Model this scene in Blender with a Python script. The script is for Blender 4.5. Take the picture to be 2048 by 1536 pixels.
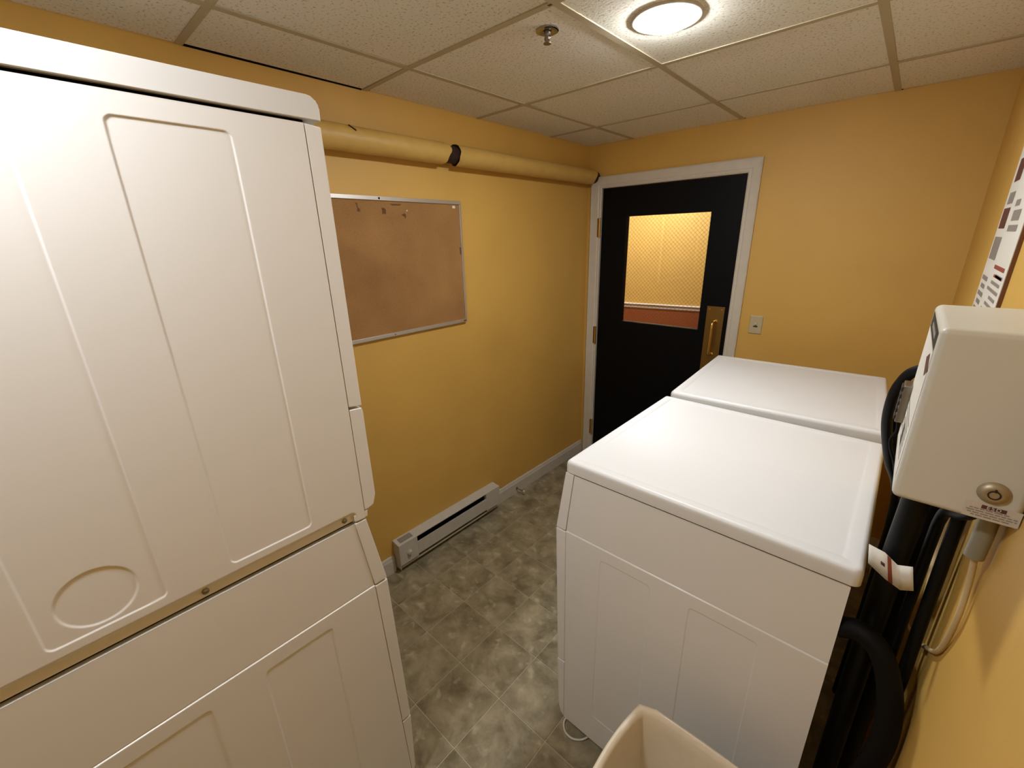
import bpy, bmesh, math, random
from mathutils import Vector, Matrix
random.seed(7)
for o in list(bpy.data.objects): bpy.data.objects.remove(o)
S = bpy.context.scene
COL = S.collection

# ------------------------------------------------------------------ camera
CAM = Vector((1.7895, -2.7955, 1.7248)); YAW, PITCH, ROLL, FPX = .7424, .3277, -.0242, 851.17
fw = Vector((-math.sin(YAW)*math.cos(PITCH), math.cos(YAW)*math.cos(PITCH), -math.sin(PITCH)))
rt0 = Vector((math.cos(YAW), math.sin(YAW), 0)); up0 = rt0.cross(fw)
rt = math.cos(ROLL)*rt0 + math.sin(ROLL)*up0; up = -math.sin(ROLL)*rt0 + math.cos(ROLL)*up0
cd = bpy.data.cameras.new('camera'); cam = bpy.data.objects.new('camera', cd); COL.objects.link(cam)
cd.sensor_width = 36; cd.lens = FPX/2048*36; cd.clip_start = .02
m = Matrix((rt, up, -fw)).transposed().to_4x4(); m.translation = CAM; cam.matrix_world = m
S.camera = cam
S.view_settings.view_transform = 'Standard'; S.view_settings.look = 'None'
S.view_settings.gamma = 1; S.view_settings.use_curve_mapping = False
S.view_settings.exposure = 0.0
W = bpy.data.worlds.new('world'); S.world = W; W.use_nodes = True
W.node_tree.nodes['Background'].inputs[0].default_value = (1, .85, .6, 1)
W.node_tree.nodes['Background'].inputs[1].default_value = 0.0
LAMP_STRENGTH = 262.0
LAMP_COLOR = (.925, .98, 1.04)
LAMP2_STRENGTH = 236.0

def at(px, py, **k):           # a photo pixel gives a direction; the plane it lies on gives the distance
    d = fw + rt*((px-1024)/FPX) - up*((py-768)/FPX)
    (a, v), = k.items(); i = 'xyz'.index(a)
    return CAM + d*((v-CAM[i])/d[i])

# ------------------------------------------------------------------ materials
def lin(c): return tuple(((v/255+.055)/1.055)**2.4 if v/255 > .04045 else v/255/12.92 for v in c)
def mat(name, rgb, rough=.5, metal=0, spec=.5, noise=0, nscale=8, bump=0, bscale=200, coat=0, linear=False):
    M = bpy.data.materials.new(name); M.use_nodes = True
    nt = M.node_tree; b = nt.nodes['Principled BSDF']
    c = rgb if linear else lin(rgb)
    b.inputs['Base Color'].default_value = (*c, 1); b.inputs['Roughness'].default_value = rough
    b.inputs['Metallic'].default_value = metal; b.inputs['Specular IOR Level'].default_value = spec
    b.inputs['Coat Weight'].default_value = coat
    tc = nt.nodes.new('ShaderNodeTexCoord')
    if noise:
        n = nt.nodes.new('ShaderNodeTexNoise'); n.inputs['Scale'].default_value = nscale; n.inputs['Detail'].default_value = 5
        r = nt.nodes.new('ShaderNodeValToRGB')
        r.color_ramp.elements[0].position = .3; r.color_ramp.elements[1].position = .7
        r.color_ramp.elements[0].color = (*[v*(1-noise) for v in c], 1); r.color_ramp.elements[1].color = (*[min(1, v*(1+noise)) for v in c], 1)
        nt.links.new(tc.outputs['Object'], n.inputs['Vector']); nt.links.new(n.outputs['Fac'], r.inputs[0])
        nt.links.new(r.outputs[0], b.inputs['Base Color'])
    if bump:
        n = nt.nodes.new('ShaderNodeTexNoise'); n.inputs['Scale'].default_value = bscale; n.inputs['Detail'].default_value = 3
        k = nt.nodes.new('ShaderNodeBump'); k.inputs['Strength'].default_value = bump; k.inputs['Distance'].default_value = .002
        nt.links.new(tc.outputs['Object'], n.inputs['Vector']); nt.links.new(n.outputs['Fac'], k.inputs['Height'])
        nt.links.new(k.outputs[0], b.inputs['Normal'])
    return M
WALL = mat('yellow_paint', (.65, .385, .084), .55, noise=.04, nscale=3, bump=.15, bscale=160, linear=True)
PIPEP = mat('yellow_paint_on_pipe', (.60, .375, .095), .5, noise=.07, nscale=14, bump=.3, bscale=60, linear=True)
TRIM = mat('white_trim_paint', (205, 196, 180), .45, noise=.03, nscale=20)
ENAMEL = mat('white_enamel', (232, 229, 224), .28, spec=.5, coat=.15)
ENAMEL_TOP = mat('white_enamel_top', (222, 220, 216), .42, spec=.4)
TEE = mat('beige_grid_metal', (186, 172, 140), .6)
BLACKDOOR = mat('black_door_paint', (5, 5, 7), .5, spec=.15, noise=.2, nscale=40)
BRASS = mat('brushed_brass', (158, 128, 72), .34, metal=1)
BRASSP = mat('polished_brass', (235, 200, 125), .12, metal=1)
ALU = mat('aluminium', (205, 200, 192), .35, metal=.7)
CHROME = mat('chrome', (170, 165, 165), .15, metal=1)
STEEL = mat('steel', (150, 145, 135), .35, metal=1)
WIRE = mat('dark_wire', (120, 88, 44), .6, metal=.3)
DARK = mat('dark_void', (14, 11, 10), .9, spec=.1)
RUBBER = mat('black_rubber', (4, 4, 4), .5, spec=.25)
RUBBER2 = mat('matte_black_rubber', (7, 6, 6), .65, spec=.2)
SWITCH = mat('ivory_plastic', (190, 176, 140), .4)
HEATER = mat('heater_enamel', (196, 190, 176), .4, noise=.04, nscale=30)
CREAM = mat('cream_plastic', (228, 214, 190), .28, noise=.03, nscale=20)
BOXW = mat('off_white_box_enamel', (206, 202, 188), .4)
PAPER = mat('white_paper', (226, 220, 206), .6)
GREYP = mat('grey_print', (140, 132, 122), .7)
BLACKP = mat('black_print', (35, 32, 30), .6)
MAROON = mat('maroon_print', (92, 52, 48), .6)
REDP = mat('red_print', (150, 70, 52), .7)
BROWN = mat('brown_edge', (110, 66, 26), .6)
BROWNW = mat('brown_wainscot_paint', (140, 70, 34), .5, noise=.04, nscale=4)
RUST = mat('rust', (96, 66, 40), .8)
CAVITY = mat('cavity_brown_insulation', (44, 22, 12), .9, noise=.4, nscale=60)
GREYCON = mat('grey_conduit', (150, 144, 124), .4, metal=.3)
BEIGECABLE = mat('beige_cable', (205, 180, 132), .5)
WHITECABLE = mat('white_cable', (222, 218, 204), .45)
LOCKM = mat('lock_metal', (176, 162, 132), .45, metal=.6)
STICKER = mat('clear_sticker', (206, 194, 178), .35)

def corkmat():
    M = mat('cork', (146, 104, 60), .85, bump=.3, bscale=300); nt = M.node_tree; b = nt.nodes['Principled BSDF']
    tc = nt.nodes.new('ShaderNodeTexCoord')
    n = nt.nodes.new('ShaderNodeTexNoise'); n.inputs['Scale'].default_value = 5; n.inputs['Detail'].default_value = 6
    n2 = nt.nodes.new('ShaderNodeTexNoise'); n2.inputs['Scale'].default_value = 260; n2.inputs['Detail'].default_value = 2
    r = nt.nodes.new('ShaderNodeValToRGB')
    r.color_ramp.elements[0].position = .3; r.color_ramp.elements[1].position = .72
    r.color_ramp.elements[0].color = (*lin((146, 104, 56)), 1); r.color_ramp.elements[1].color = (*lin((164, 121, 68)), 1)
    mx = nt.nodes.new('ShaderNodeMixRGB'); mx.blend_type = 'OVERLAY'; mx.inputs[0].default_value = .35
    for t in (n, n2): nt.links.new(tc.outputs['Object'], t.inputs['Vector'])
    nt.links.new(n.outputs['Fac'], r.inputs[0]); nt.links.new(r.outputs[0], mx.inputs[1]); nt.links.new(n2.outputs['Fac'], mx.inputs[2])
    nt.links.new(mx.outputs[0], b.inputs['Base Color'])
    return M
CORK = corkmat()
CORKSTAIN = mat('cork_stain', (104, 69, 36), .9, noise=.2, nscale=80)

def tilemat():
    M = mat('acoustic_tile', (190, 182, 160), .9); nt = M.node_tree; b = nt.nodes['Principled BSDF']; b.inputs['Specular IOR Level'].default_value = .1
    tc = nt.nodes.new('ShaderNodeTexCoord')
    v = nt.nodes.new('ShaderNodeTexNoise'); v.inputs['Scale'].default_value = 120; v.inputs['Detail'].default_value = 3
    r = nt.nodes.new('ShaderNodeValToRGB'); e = r.color_ramp.elements
    e[0].position = .33; e[1].position = .43
    e[0].color = (*lin((196, 184, 158)), 1); e[1].color = (*lin((240, 234, 218)), 1)
    n2 = nt.nodes.new('ShaderNodeTexNoise'); n2.inputs['Scale'].default_value = 2.5
    mx = nt.nodes.new('ShaderNodeMixRGB'); mx.blend_type = 'MULTIPLY'; mx.inputs[0].default_value = .10
    k = nt.nodes.new('ShaderNodeBump'); k.inputs['Strength'].default_value = .4; k.inputs['Distance'].default_value = .002
    for t in (v, n2): nt.links.new(tc.outputs['Object'], t.inputs['Vector'])
    nt.links.new(v.outputs['Fac'], r.inputs[0]); nt.links.new(r.outputs[0], mx.inputs[1]); nt.links.new(n2.outputs['Color'], mx.inputs[2])
    nt.links.new(mx.outputs[0], b.inputs['Base Color']); nt.links.new(v.outputs['Fac'], k.inputs['Height']); nt.links.new(k.outputs[0], b.inputs['Normal'])
    return M
CTILE = tilemat()

def floormat():
    M = mat('mottled_brown_tile', (112, 98, 72), .38); nt = M.node_tree; b = nt.nodes['Principled BSDF']
    geo = nt.nodes.new('ShaderNodeNewGeometry'); info = nt.nodes.new('ShaderNodeObjectInfo')
    add = nt.nodes.new('ShaderNodeVectorMath'); add.operation = 'MULTIPLY_ADD'; add.inputs[1].default_value = (1, 1, 1)
    cmb = nt.nodes.new('ShaderNodeCombineXYZ')
    mul = nt.nodes.new('ShaderNodeMath'); mul.operation = 'MULTIPLY'; mul.inputs[1].default_value = 40
    nt.links.new(info.outputs['Random'], mul.inputs[0])
    for i in (0, 1): nt.links.new(mul.outputs[0], cmb.inputs[i])
    nt.links.new(geo.outputs['Position'], add.inputs[0]); nt.links.new(cmb.outputs[0], add.inputs[2])
    n = nt.nodes.new('ShaderNodeTexNoise'); n.inputs['Scale'].default_value = 9; n.inputs['Detail'].default_value = 7; n.inputs['Distortion'].default_value = .35; n.inputs['Roughness'].default_value = .62
    n2 = nt.nodes.new('ShaderNodeTexNoise'); n2.inputs['Scale'].default_value = 19; n2.inputs['Detail'].default_value = 7; n2.inputs['Distortion'].default_value = .4
    r = nt.nodes.new('ShaderNodeValToRGB'); e = r.color_ramp.elements
    e[0].position = .34; e[0].color = (*lin((112, 100, 73)), 1); e[1].position = .68; e[1].color = (*lin((170, 156, 125)), 1)
    r2 = nt.nodes.new('ShaderNodeValToRGB'); e = r2.color_ramp.elements
    e[0].position = .58; e[0].color = (0, 0, 0, 1); e[1].position = .76; e[1].color = (.55, .55, .55, 1)
    mx = nt.nodes.new('ShaderNodeMixRGB'); mx.inputs[2].default_value = (*lin((206, 194, 162)), 1)
    for t in (n, n2): nt.links.new(add.outputs[0], t.inputs['Vector'])
    nt.links.new(n.outputs['Fac'], r.inputs[0]); nt.links.new(n2.outputs['Fac'], r2.inputs[0])
    nt.links.new(r2.outputs[0], mx.inputs[0]); nt.links.new(r.outputs[0], mx.inputs[1]); nt.links.new(mx.outputs[0], b.inputs['Base Color'])
    return M
FTILE = floormat()
GROUT = mat('light_grout', (188, 178, 152), .8)

def emat(name, c, s):
    M = bpy.data.materials.new(name); M.use_nodes = True; b = M.node_tree.nodes['Principled BSDF']
    b.inputs['Base Color'].default_value = (.9, .9, .9, 1); b.inputs['Emission Color'].default_value = (*c, 1); b.inputs['Emission Strength'].default_value = s
    return M
GLOW = emat('lamp_lens', LAMP_COLOR, LAMP_STRENGTH)
GLOW2 = emat('second_lamp_lens', LAMP_COLOR, LAMP2_STRENGTH)
HALLFILL = emat('hall_fill_lens', (1, 1.02, 1.2), 425)
def glassmat(name='window_glass', tint=(.93, .95, .92), rough=0.0):
    M = bpy.data.materials.new(name); M.use_nodes = True; nt = M.node_tree
    for n in list(nt.nodes): nt.nodes.remove(n)
    o = nt.nodes.new('ShaderNodeOutputMaterial'); t = nt.nodes.new('ShaderNodeBsdfTransparent'); t.inputs[0].default_value = (*tint, 1)
    g = nt.nodes.new('ShaderNodeBsdfGlossy'); g.inputs['Roughness'].default_value = .02
    f = nt.nodes.new('ShaderNodeFresnel'); f.inputs[0].default_value = 1.45; mx = nt.nodes.new('ShaderNodeMixShader')
    nt.links.new(f.outputs[0], mx.inputs[0]); nt.links.new(t.outputs[0], mx.inputs[1]); nt.links.new(g.outputs[0], mx.inputs[2]); nt.links.new(mx.outputs[0], o.inputs[0])
    return M
GLASS = glassmat()

# ------------------------------------------------------------------ helpers
def link(name, me, mats, parent=None, smooth=False, origin=None):
    if not isinstance(mats, (list, tuple)): mats = [mats]
    for q in mats: me.materials.append(q)
    if smooth:
        for p in me.polygons: p.use_smooth = True
    o = bpy.data.objects.new(name, me); COL.objects.link(o)
    if parent is not None:
        o.parent = parent
    return o
def rootoff(parent):
    off = Vector((0, 0, 0)); p = parent
    while p is not None:
        off += p.location; p = p.parent
    return off
def finish(name, bm, mats, parent=None, smooth=False, sharp=None, recalc=True, wn=False):
    """bmesh in world coordinates -> one mesh object; part origins follow their root (roots are unrotated while building)"""
    if recalc: bmesh.ops.recalc_face_normals(bm, faces=bm.faces)
    off = rootoff(parent)
    vs = [v.co for v in bm.verts]
    c = Vector((sum(v.x for v in vs)/len(vs), sum(v.y for v in vs)/len(vs), min(v.z for v in vs)))
    for v in bm.verts: v.co -= c
    me = bpy.data.meshes.new(name); bm.to_mesh(me); bm.free()
    o = link(name, me, mats, parent, smooth)
    o.location = c - off
    if smooth and sharp:
        me.set_sharp_from_angle(angle=math.radians(sharp))
    if wn:
        w_ = o.modifiers.new('weighted', 'WEIGHTED_NORMAL'); w_.keep_sharp = True; w_.weight = 80
    return o
def addbox(bm, x0, x1, y0, y1, z0, z1, bev=0, seg=2):
    r = bmesh.ops.create_cube(bm, size=1)
    vs = r['verts']
    for v in vs: v.co = Vector(((x0+x1)/2+v.co.x*(x1-x0), (y0+y1)/2+v.co.y*(y1-y0), (z0+z1)/2+v.co.z*(z1-z0)))
    if bev:
        es = list({e for v in vs for e in v.link_edges})
        bmesh.ops.bevel(bm, geom=es, offset=bev, segments=seg, affect='EDGES', profile=.5)
def box(name, x0, x1, y0, y1, z0, z1, M, parent=None, bev=0, seg=2):
    bm = bmesh.new(); addbox(bm, x0, x1, y0, y1, z0, z1, bev, seg)
    return finish(name, bm, M, parent, smooth=bool(bev), sharp=60, wn=bool(bev))
def extrude(name, pts, a0, a1, fn, M, parent=None, bev=0, seg=2):
    """2-D outline pts extruded from a0 to a1; fn(u, v, a) -> world point"""
    bm = bmesh.new()
    A = [bm.verts.new(fn(u, v, a0)) for u, v in pts]; B = [bm.verts.new(fn(u, v, a1)) for u, v in pts]
    n = len(pts); bm.faces.new(A); bm.faces.new(B[::-1])
    for i in range(n): bm.faces.new((A[i], B[i], B[(i+1) % n], A[(i+1) % n]))
    if bev: bmesh.ops.bevel(bm, geom=list(bm.edges), offset=bev, segments=seg, affect='EDGES', profile=.5)
    return finish(name, bm, M, parent, smooth=bool(bev), sharp=60, wn=bool(bev))
def spline(pts, per=10):
    pts = [Vector(p) for p in pts]
    if len(pts) < 3: return pts
    P = [pts[0]*2-pts[1]] + pts + [pts[-1]*2-pts[-2]]; out = []
    for i in range(1, len(P)-2):
        for k in range(per):
            t = k/per; a, b, c, d = P[i-1], P[i], P[i+1], P[i+2]
            out.append(.5*((2*b)+(c-a)*t+(2*a-5*b+4*c-d)*t*t+(3*b-a-3*c+d)*t**3))
    out.append(pts[-1]); return out
def addtube(bm, path, rad, n=12, cap=True):
    path = [Vector(p) for p in path]; rings = []; ref = None
    for i, p in enumerate(path):
        t = (path[min(i+1, len(path)-1)]-path[max(i-1, 0)]).normalized()
        if ref is None:
            ref = t.orthogonal().normalized()
        ref = (ref - t*ref.dot(t)).normalized(); b = t.cross(ref)
        r = rad(i/(len(path)-1)) if callable(rad) else rad
        rings.append([bm.verts.new(p+r*(math.cos(2*math.pi*k/n)*ref+math.sin(2*math.pi*k/n)*b)) for k in range(n)])
    for i in range(len(rings)-1):
        for k in range(n): bm.faces.new((rings[i][k], rings[i][(k+1) % n], rings[i+1][(k+1) % n], rings[i+1][k]))
    if cap: bm.faces.new(rings[0][::-1]); bm.faces.new(rings[-1])
def tube(name, pts, rad, M, parent=None, n=12, per=10):
    bm = bmesh.new(); addtube(bm, spline(pts, per), rad, n)
    return finish(name, bm, M, parent, smooth=True, sharp=50)
def addlathe(bm, prof, c, axis='z', n=32, cap=True):
    c = Vector(c); rings = []
    for r, h in prof:
        ring = []
        for k in range(n):
            a = 2*math.pi*k/n; u, v = r*math.cos(a), r*math.sin(a)
            q = {'z': (u, v, h), 'x': (h, u, v), 'y': (u, h, v)}[axis]
            ring.append(bm.verts.new(c+Vector(q)))
        rings.append(ring)
    for i in range(len(rings)-1):
        for k in range(n): bm.faces.new((rings[i][k], rings[i][(k+1) % n], rings[i+1][(k+1) % n], rings[i+1][k]))
    if cap:
        for q in (rings[0], rings[-1]):
            bm.faces.new(q)
def lathe(name, prof, c, M, parent=None, axis='z', n=32, sharp=35, cap=True):
    bm = bmesh.new(); addlathe(bm, prof, c, axis, n, cap)
    return finish(name, bm, M, parent, smooth=True, sharp=sharp)
def rrect(x0, x1, y0, y1, r, n=6, bow=None):
    out = []
    for (cx, cy, a0) in ((x1-r, y1-r, 0), (x0+r, y1-r, 90), (x0+r, y0+r, 180), (x1-r, y0+r, 270)):
        for k in range(n+1):
            a = math.radians(a0+90*k/n); out.append((cx+r*math.cos(a), cy+r*math.sin(a)))
    return out
def loft(name, x0, x1, y0, y1, prof, r, M, parent=None, n=6, fn=None, sharp=40, capb=True, capt=True):
    """rounded-rectangle rings; prof = [(inset, z)]"""
    bm = bmesh.new(); rings = []
    for ins, z in prof:
        rr = max(.0012, r-ins)
        rings.append([bm.verts.new(fn(u, v, z) if fn else (u, v, z)) for u, v in rrect(x0+ins, x1-ins, y0+ins, y1-ins, rr, n)])
    m_ = len(rings[0])
    for i in range(len(rings)-1):
        for k in range(m_): bm.faces.new((rings[i][k], rings[i][(k+1) % m_], rings[i+1][(k+1) % m_], rings[i+1][k]))
    if capb: bm.faces.new(rings[0][::-1])
    if capt: bm.faces.new(rings[-1])
    return finish(name, bm, M, parent, smooth=True, sharp=60, wn=True)
def empty(name, loc):
    e = bpy.data.objects.new(name, None); COL.objects.link(e); e.location = loc; e.empty_display_size = .05; return e
def tag(o, label, cat, group=None, kind=None):
    o['label'] = label; o['category'] = cat
    if group: o['group'] = group
    if kind: o['kind'] = kind
    return o
def struct(o, label, cat): return tag(o, label, cat, kind='structure')
def flat(name, quads, M, parent=None):
    bm = bmesh.new()
    for q in quads: bm.faces.new([bm.verts.new(p) for p in q])
    return finish(name, bm, M, parent, recalc=False)
def copytree(o, parent=None):
    c = o.copy(); COL.objects.link(c); c.parent = parent
    for ch in list(o.children): copytree(ch, c)
    return c

H, WX, YB = 2.309, 1.964, -4.45       # ceiling height, right wall, wall behind the camera
# ================================================================== setting
struct(box('wall_left', -.10, 0, YB-.1, .1, 0, H+.12, WALL), 'yellow-orange painted wall behind the cork board and heater', 'wall')
struct(box('wall_right', WX, WX+.10, YB-.1, .1, 0, H+.12, WALL), 'yellow-orange painted wall carrying the payment box and notice', 'wall')
struct(box('wall_front', 0, WX, YB-.1, YB, 0, H+.12, WALL), 'yellow-orange painted wall at the unseen end of the laundry room', 'wall')
# back wall with the door opening
DX0, DX1, DZ = .1145, 1.0275, 2.04
bm = bmesh.new()
addbox(bm, 0, DX0-.004, 0, .1, 0, H+.12); addbox(bm, DX1+.004, WX, 0, .1, 0, H+.12); addbox(bm, DX0-.004, DX1+.004, 0, .1, DZ+.004, H+.12)
struct(finish('wall_back', bm, WALL), 'yellow-orange painted wall around the black door', 'wall')

# floor: grout bed and single tiles
floor = struct(box('floor', 0, WX, YB, 0, -.05, -.0015, GROUT), 'mottled brown-grey square floor tiles with light grout lines', 'floor')
FX, FY, FT = .9178, -1.9675, .2322
tcache = {}
for i in range(-5, 6):
    for j in range(-12, 10):
        x0, x1 = max(FX+i*FT, 0), min(FX+(i+1)*FT, WX); y0, y1 = max(FY+j*FT, YB), min(FY+(j+1)*FT, 0)
        if x1-x0 < .01 or y1-y0 < .01: continue
        key = (round(x1-x0, 4), round(y1-y0, 4))
        if key not in tcache:
            bm = bmesh.new(); w, d = key
            g = .0011
            b0 = [bm.verts.new((sx*(w/2-g), sy*(d/2-g), -.0015)) for sx, sy in ((-1, -1), (1, -1), (1, 1), (-1, 1))]
            b1 = [bm.verts.new((sx*(w/2-g-.0006), sy*(d/2-g-.0006), 0)) for sx, sy in ((-1, -1), (1, -1), (1, 1), (-1, 1))]
            bm.faces.new(b1)
            for k in range(4): bm.faces.new((b0[k], b0[(k+1) % 4], b1[(k+1) % 4], b1[k]))
            me = bpy.data.meshes.new('floor_tile'); bm.to_mesh(me); bm.free(); me.materials.append(FTILE); tcache[key] = me
        o = bpy.data.objects.new('floor_tile', tcache[key]); COL.objects.link(o); o.parent = floor
        o.location = Vector(((x0+x1)/2, (y0+y1)/2, random.uniform(-.0002, .0002))) - rootoff(floor)

# ceiling: plenum slab, tees and single tiles
ceil = struct(box('ceiling', 0, WX, YB, 0, H+.075, H+.12, DARK), 'suspended ceiling of beige speckled acoustic tiles in a metal grid', 'ceiling')
gx = [0, .320, .958, 1.592, WX]
gy = [0, -.445, -1.063, -1.690, -2.311, -2.934, -3.557, -4.18, YB]
def gp(i, j):
    x, y = gx[i], gy[j]
    if (i, j) == (2, 2): x += .010
    if (i, j) == (1, 3): y -= .010
    return x, y
TW = .0115
LIGHTS = [(1.133, -1.392), (1.07, -2.98)]
LR = .088; LL = .0765
def tile_mesh(c, hole=None):
    """c: four corners (counter-clockwise), optionally with a round hole"""
    bm = bmesh.new(); z0, z1 = H+.003, H+.018
    if hole is None:
        A = [bm.verts.new((x, y, z0)) for x, y in c]; B = [bm.verts.new((x, y, z1)) for x, y in c]
        bm.faces.new(A[::-1]); bm.faces.new(B)
        for k in range(4): bm.faces.new((A[k], A[(k+1) % 4], B[(k+1) % 4], B[k]))
    else:
        hx, hy, hr = hole; n = 40
        ring = [bm.verts.new((hx+hr*math.cos(2*math.pi*k/n), hy+hr*math.sin(2*math.pi*k/n), z0)) for k in range(n)]
        ring1 = [bm.verts.new((v.co.x, v.co.y, z1)) for v in ring]
        A = [bm.verts.new((x, y, z0)) for x, y in c]
        e = [bm.edges.new((ring[k], ring[(k+1) % n])) for k in range(n)] + [bm.edges.new((A[k], A[(k+1) % 4])) for k in range(4)]
        bmesh.ops.triangle_fill(bm, use_beauty=True, edges=e)
        for k in range(n): bm.faces.new((ring[k], ring[(k+1) % n], ring1[(k+1) % n], ring1[k]))
    return bm
for i in range(4):
    for j in range(8):
        g = .0012
        q = [gp(i, j+1), gp(i+1, j+1), gp(i+1, j), gp(i, j)]
        cx = sum(p[0] for p in q)/4; cy = sum(p[1] for p in q)/4
        c = [(x+(TW*.8 if x < cx and i > 0 else -TW*.8 if x > cx and i < 3 else g if x < cx else -g), y+(TW*.8 if y < cy and j < 7 else -TW*.8 if y > cy and j > 0 else g if y < cy else -g)) for x, y in q]
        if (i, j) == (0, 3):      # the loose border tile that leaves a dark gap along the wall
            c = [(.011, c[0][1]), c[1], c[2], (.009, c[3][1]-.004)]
        hole = None
        for lx, ly in LIGHTS:
            if c[0][0] < lx < c[1][0] and c[0][1] < ly < c[2][1]: hole = (lx, ly, LR+.004)
        finish('ceiling_tile', tile_mesh(c, hole), CTILE, ceil)
        if (i, j) == (0, 3): box('gap_shade', .0002, .0016, c[0][1], c[3][1], H-.0005, H+.014, DARK, ceil)  # dark strip on the wall stands in for shade inside the gap
# tees: flanges on the grid lines
def tee(p, q, hw=TW):
    p, q = Vector((*p, 0)), Vector((*q, 0)); d = (q-p).normalized(); s = Vector((-d.y, d.x, 0))*hw
    bm = bmesh.new()
    for (w_, z0, z1) in ((1, H-.0005, H+.0025), (.1, H+.0025, H+.032)):
        c = [p-s*w_, q-s*w_, q+s*w_, p+s*w_]
        A = [bm.verts.new((v.x, v.y, z0)) for v in c]; B = [bm.verts.new((v.x, v.y, z1)) for v in c]
        bm.faces.new(A[::-1]); bm.faces.new(B)
        for k in range(4): bm.faces.new((A[k], A[(k+1) % 4], B[(k+1) % 4], B[k]))
    return finish('grid_tee', bm, TEE, ceil)
for i in (1, 2, 3):
    for j in range(8):
        a, b = gp(i, j), gp(i, j+1)
        a = (a[0], a[1]-(.006 if j == 0 else 0)); tee(a, b)
for j in range(1, 8):
    for i in range(4):
        a, b = gp(i, j), gp(i+1, j)
        a = (a[0]+(.004 if i == 0 else TW), a[1]); b = (b[0]-(TW if i < 3 else 0), b[1]); tee(a, b, TW*.92)
x, y = gp(2, 3)
box('rust_spot', x-.020, x-.008, y-.004, y+.004, H-.001, H+.001, RUST, ceil)
for (x, y) in ((gx[2]+.012, -.004), (gx[3]+.013, -.004), (.012, gy[3]+.013)):
    box('tee_end_shade', x-.004, x+.004, y-.004, y+.004, H+.0015, H+.0035, DARK, ceil)  # dark squares stand in for shaded holes where the tees stop short

# baseboards
def baseboard(name, a0, a1, fn, label):
    prof = [(0, 0), (.014, 0), (.014, .078), (.010, .088), (.009, .096), (.005, .1025), (0, .1025)]
    return struct(extrude(name, prof, a0, a1, fn, TRIM), label, 'baseboard')
baseboard('baseboard_left', -1.055, -.001, lambda u, v, a: (u, a, v), 'white moulded baseboard along the yellow wall beyond the heater')
baseboard('baseboard_near', YB, -1.842, lambda u, v, a: (u, a, v), 'short end of white baseboard peeking out between stacked machines and heater')
baseboard('baseboard_back', 1.1, WX, lambda u, v, a: (a, -u, v), 'white baseboard behind the two machines along the door wall')
baseboard('baseboard_right', YB, -.014, lambda u, v, a: (WX-u, a, v), 'white baseboard along the wall under the payment box')

# door casing
trim = struct(empty('trim_1', (.57, 0, 0)), 'white painted moulded casing around the black door', 'door casing')
X0, X1, ZC = .032, 1.095, 2.113
def casing_profile(w):   # u across from the inside edge, v proud of the wall
    return [(0, 0), (0, .012), (.006, .016), (.012, .0135), (.018, .0135), (.024, .017), (w-.016, .020), (w-.006, .022), (w, .018), (w, 0)]
def mitre(name, P0, P1, dirn, ext0, ext1, w):
    """piece of casing from P0 to P1 (inner edge) with outward direction dirn; ends mitred by ext (per unit of u)"""
    bm = bmesh.new(); pr = casing_profile(w); al = (Vector(P1)-Vector(P0)).normalized(); d = Vector(dirn)
    A = [bm.verts.new(Vector(P0)+d*u-al*(u*ext0)+Vector((0, -v, 0))) for u, v in pr]
    B = [bm.verts.new(Vector(P1)+d*u+al*(u*ext1)+Vector((0, -v, 0))) for u, v in pr]
    n = len(pr); bm.faces.new(A); bm.faces.new(B[::-1])
    for k in range(n): bm.faces.new((A[k], B[k], B[(k+1) % n], A[(k+1) % n]))
    return finish(name, bm, TRIM, trim)
cw = DX0-X0; ch = ZC-DZ
mitre('jamb_casing', (DX0, 0, 0), (DX0, 0, DZ), (-1, 0, 0), 0, ch/cw, cw)
cw2 = X1-DX1
mitre('jamb_casing', (DX1, 0, 0), (DX1, 0, DZ), (1, 0, 0), 0, ch/cw2, cw2)
mitre('head_casing', (DX0, 0, DZ), (DX1, 0, DZ), (0, 0, 1), cw/ch, cw2/ch, ch)
bm = bmesh.new(); addbox(bm, DX0-.003, DX0, -.002, .1, 0, DZ); addbox(bm, DX1, DX1+.003, -.002, .1, 0, DZ); addbox(bm, DX0-.003, DX1+.003, -.002, .1, DZ, DZ+.003)
finish('door_jamb', bm, TRIM, trim)

# door
door = struct(empty('door_1', (.571, .03, 0)), 'black painted door with a wire-glass window and brass pull plate', 'door')
GX0, GX1, GZ0, GZ1 = .302, .854, 1.144, 1.855
bm = bmesh.new()
for (a, b, c, d) in ((DX0+.003, GX0, .01, DZ-.003), (GX1, DX1-.003, .01, DZ-.003), (GX0, GX1, .01, GZ0), (GX0, GX1, GZ1, DZ-.003)): addbox(bm, a, b, .004, .046, c, d)
finish('door_leaf', bm, BLACKDOOR, door)
bm = bmesh.new(); t = .002
for (a, b, c, d) in ((GX0, GX0+t, GZ0, GZ1), (GX1-t, GX1, GZ0, GZ1), (GX0, GX1, GZ0, GZ0+t), (GX0, GX1, GZ1-t, GZ1)): addbox(bm, a, b, .003, .047, c, d)
finish('glazing_bead', bm, BLACKDOOR, door)
box('glass_pane', GX0, GX1, .022, .028, GZ0, GZ1, GLASS, door)
bm = bmesh.new(); sp = .0185
cx, cz, hw_, hh = (GX0+GX1)/2, (GZ0+GZ1)/2, (GX1-GX0)/2, (GZ1-GZ0)/2
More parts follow.
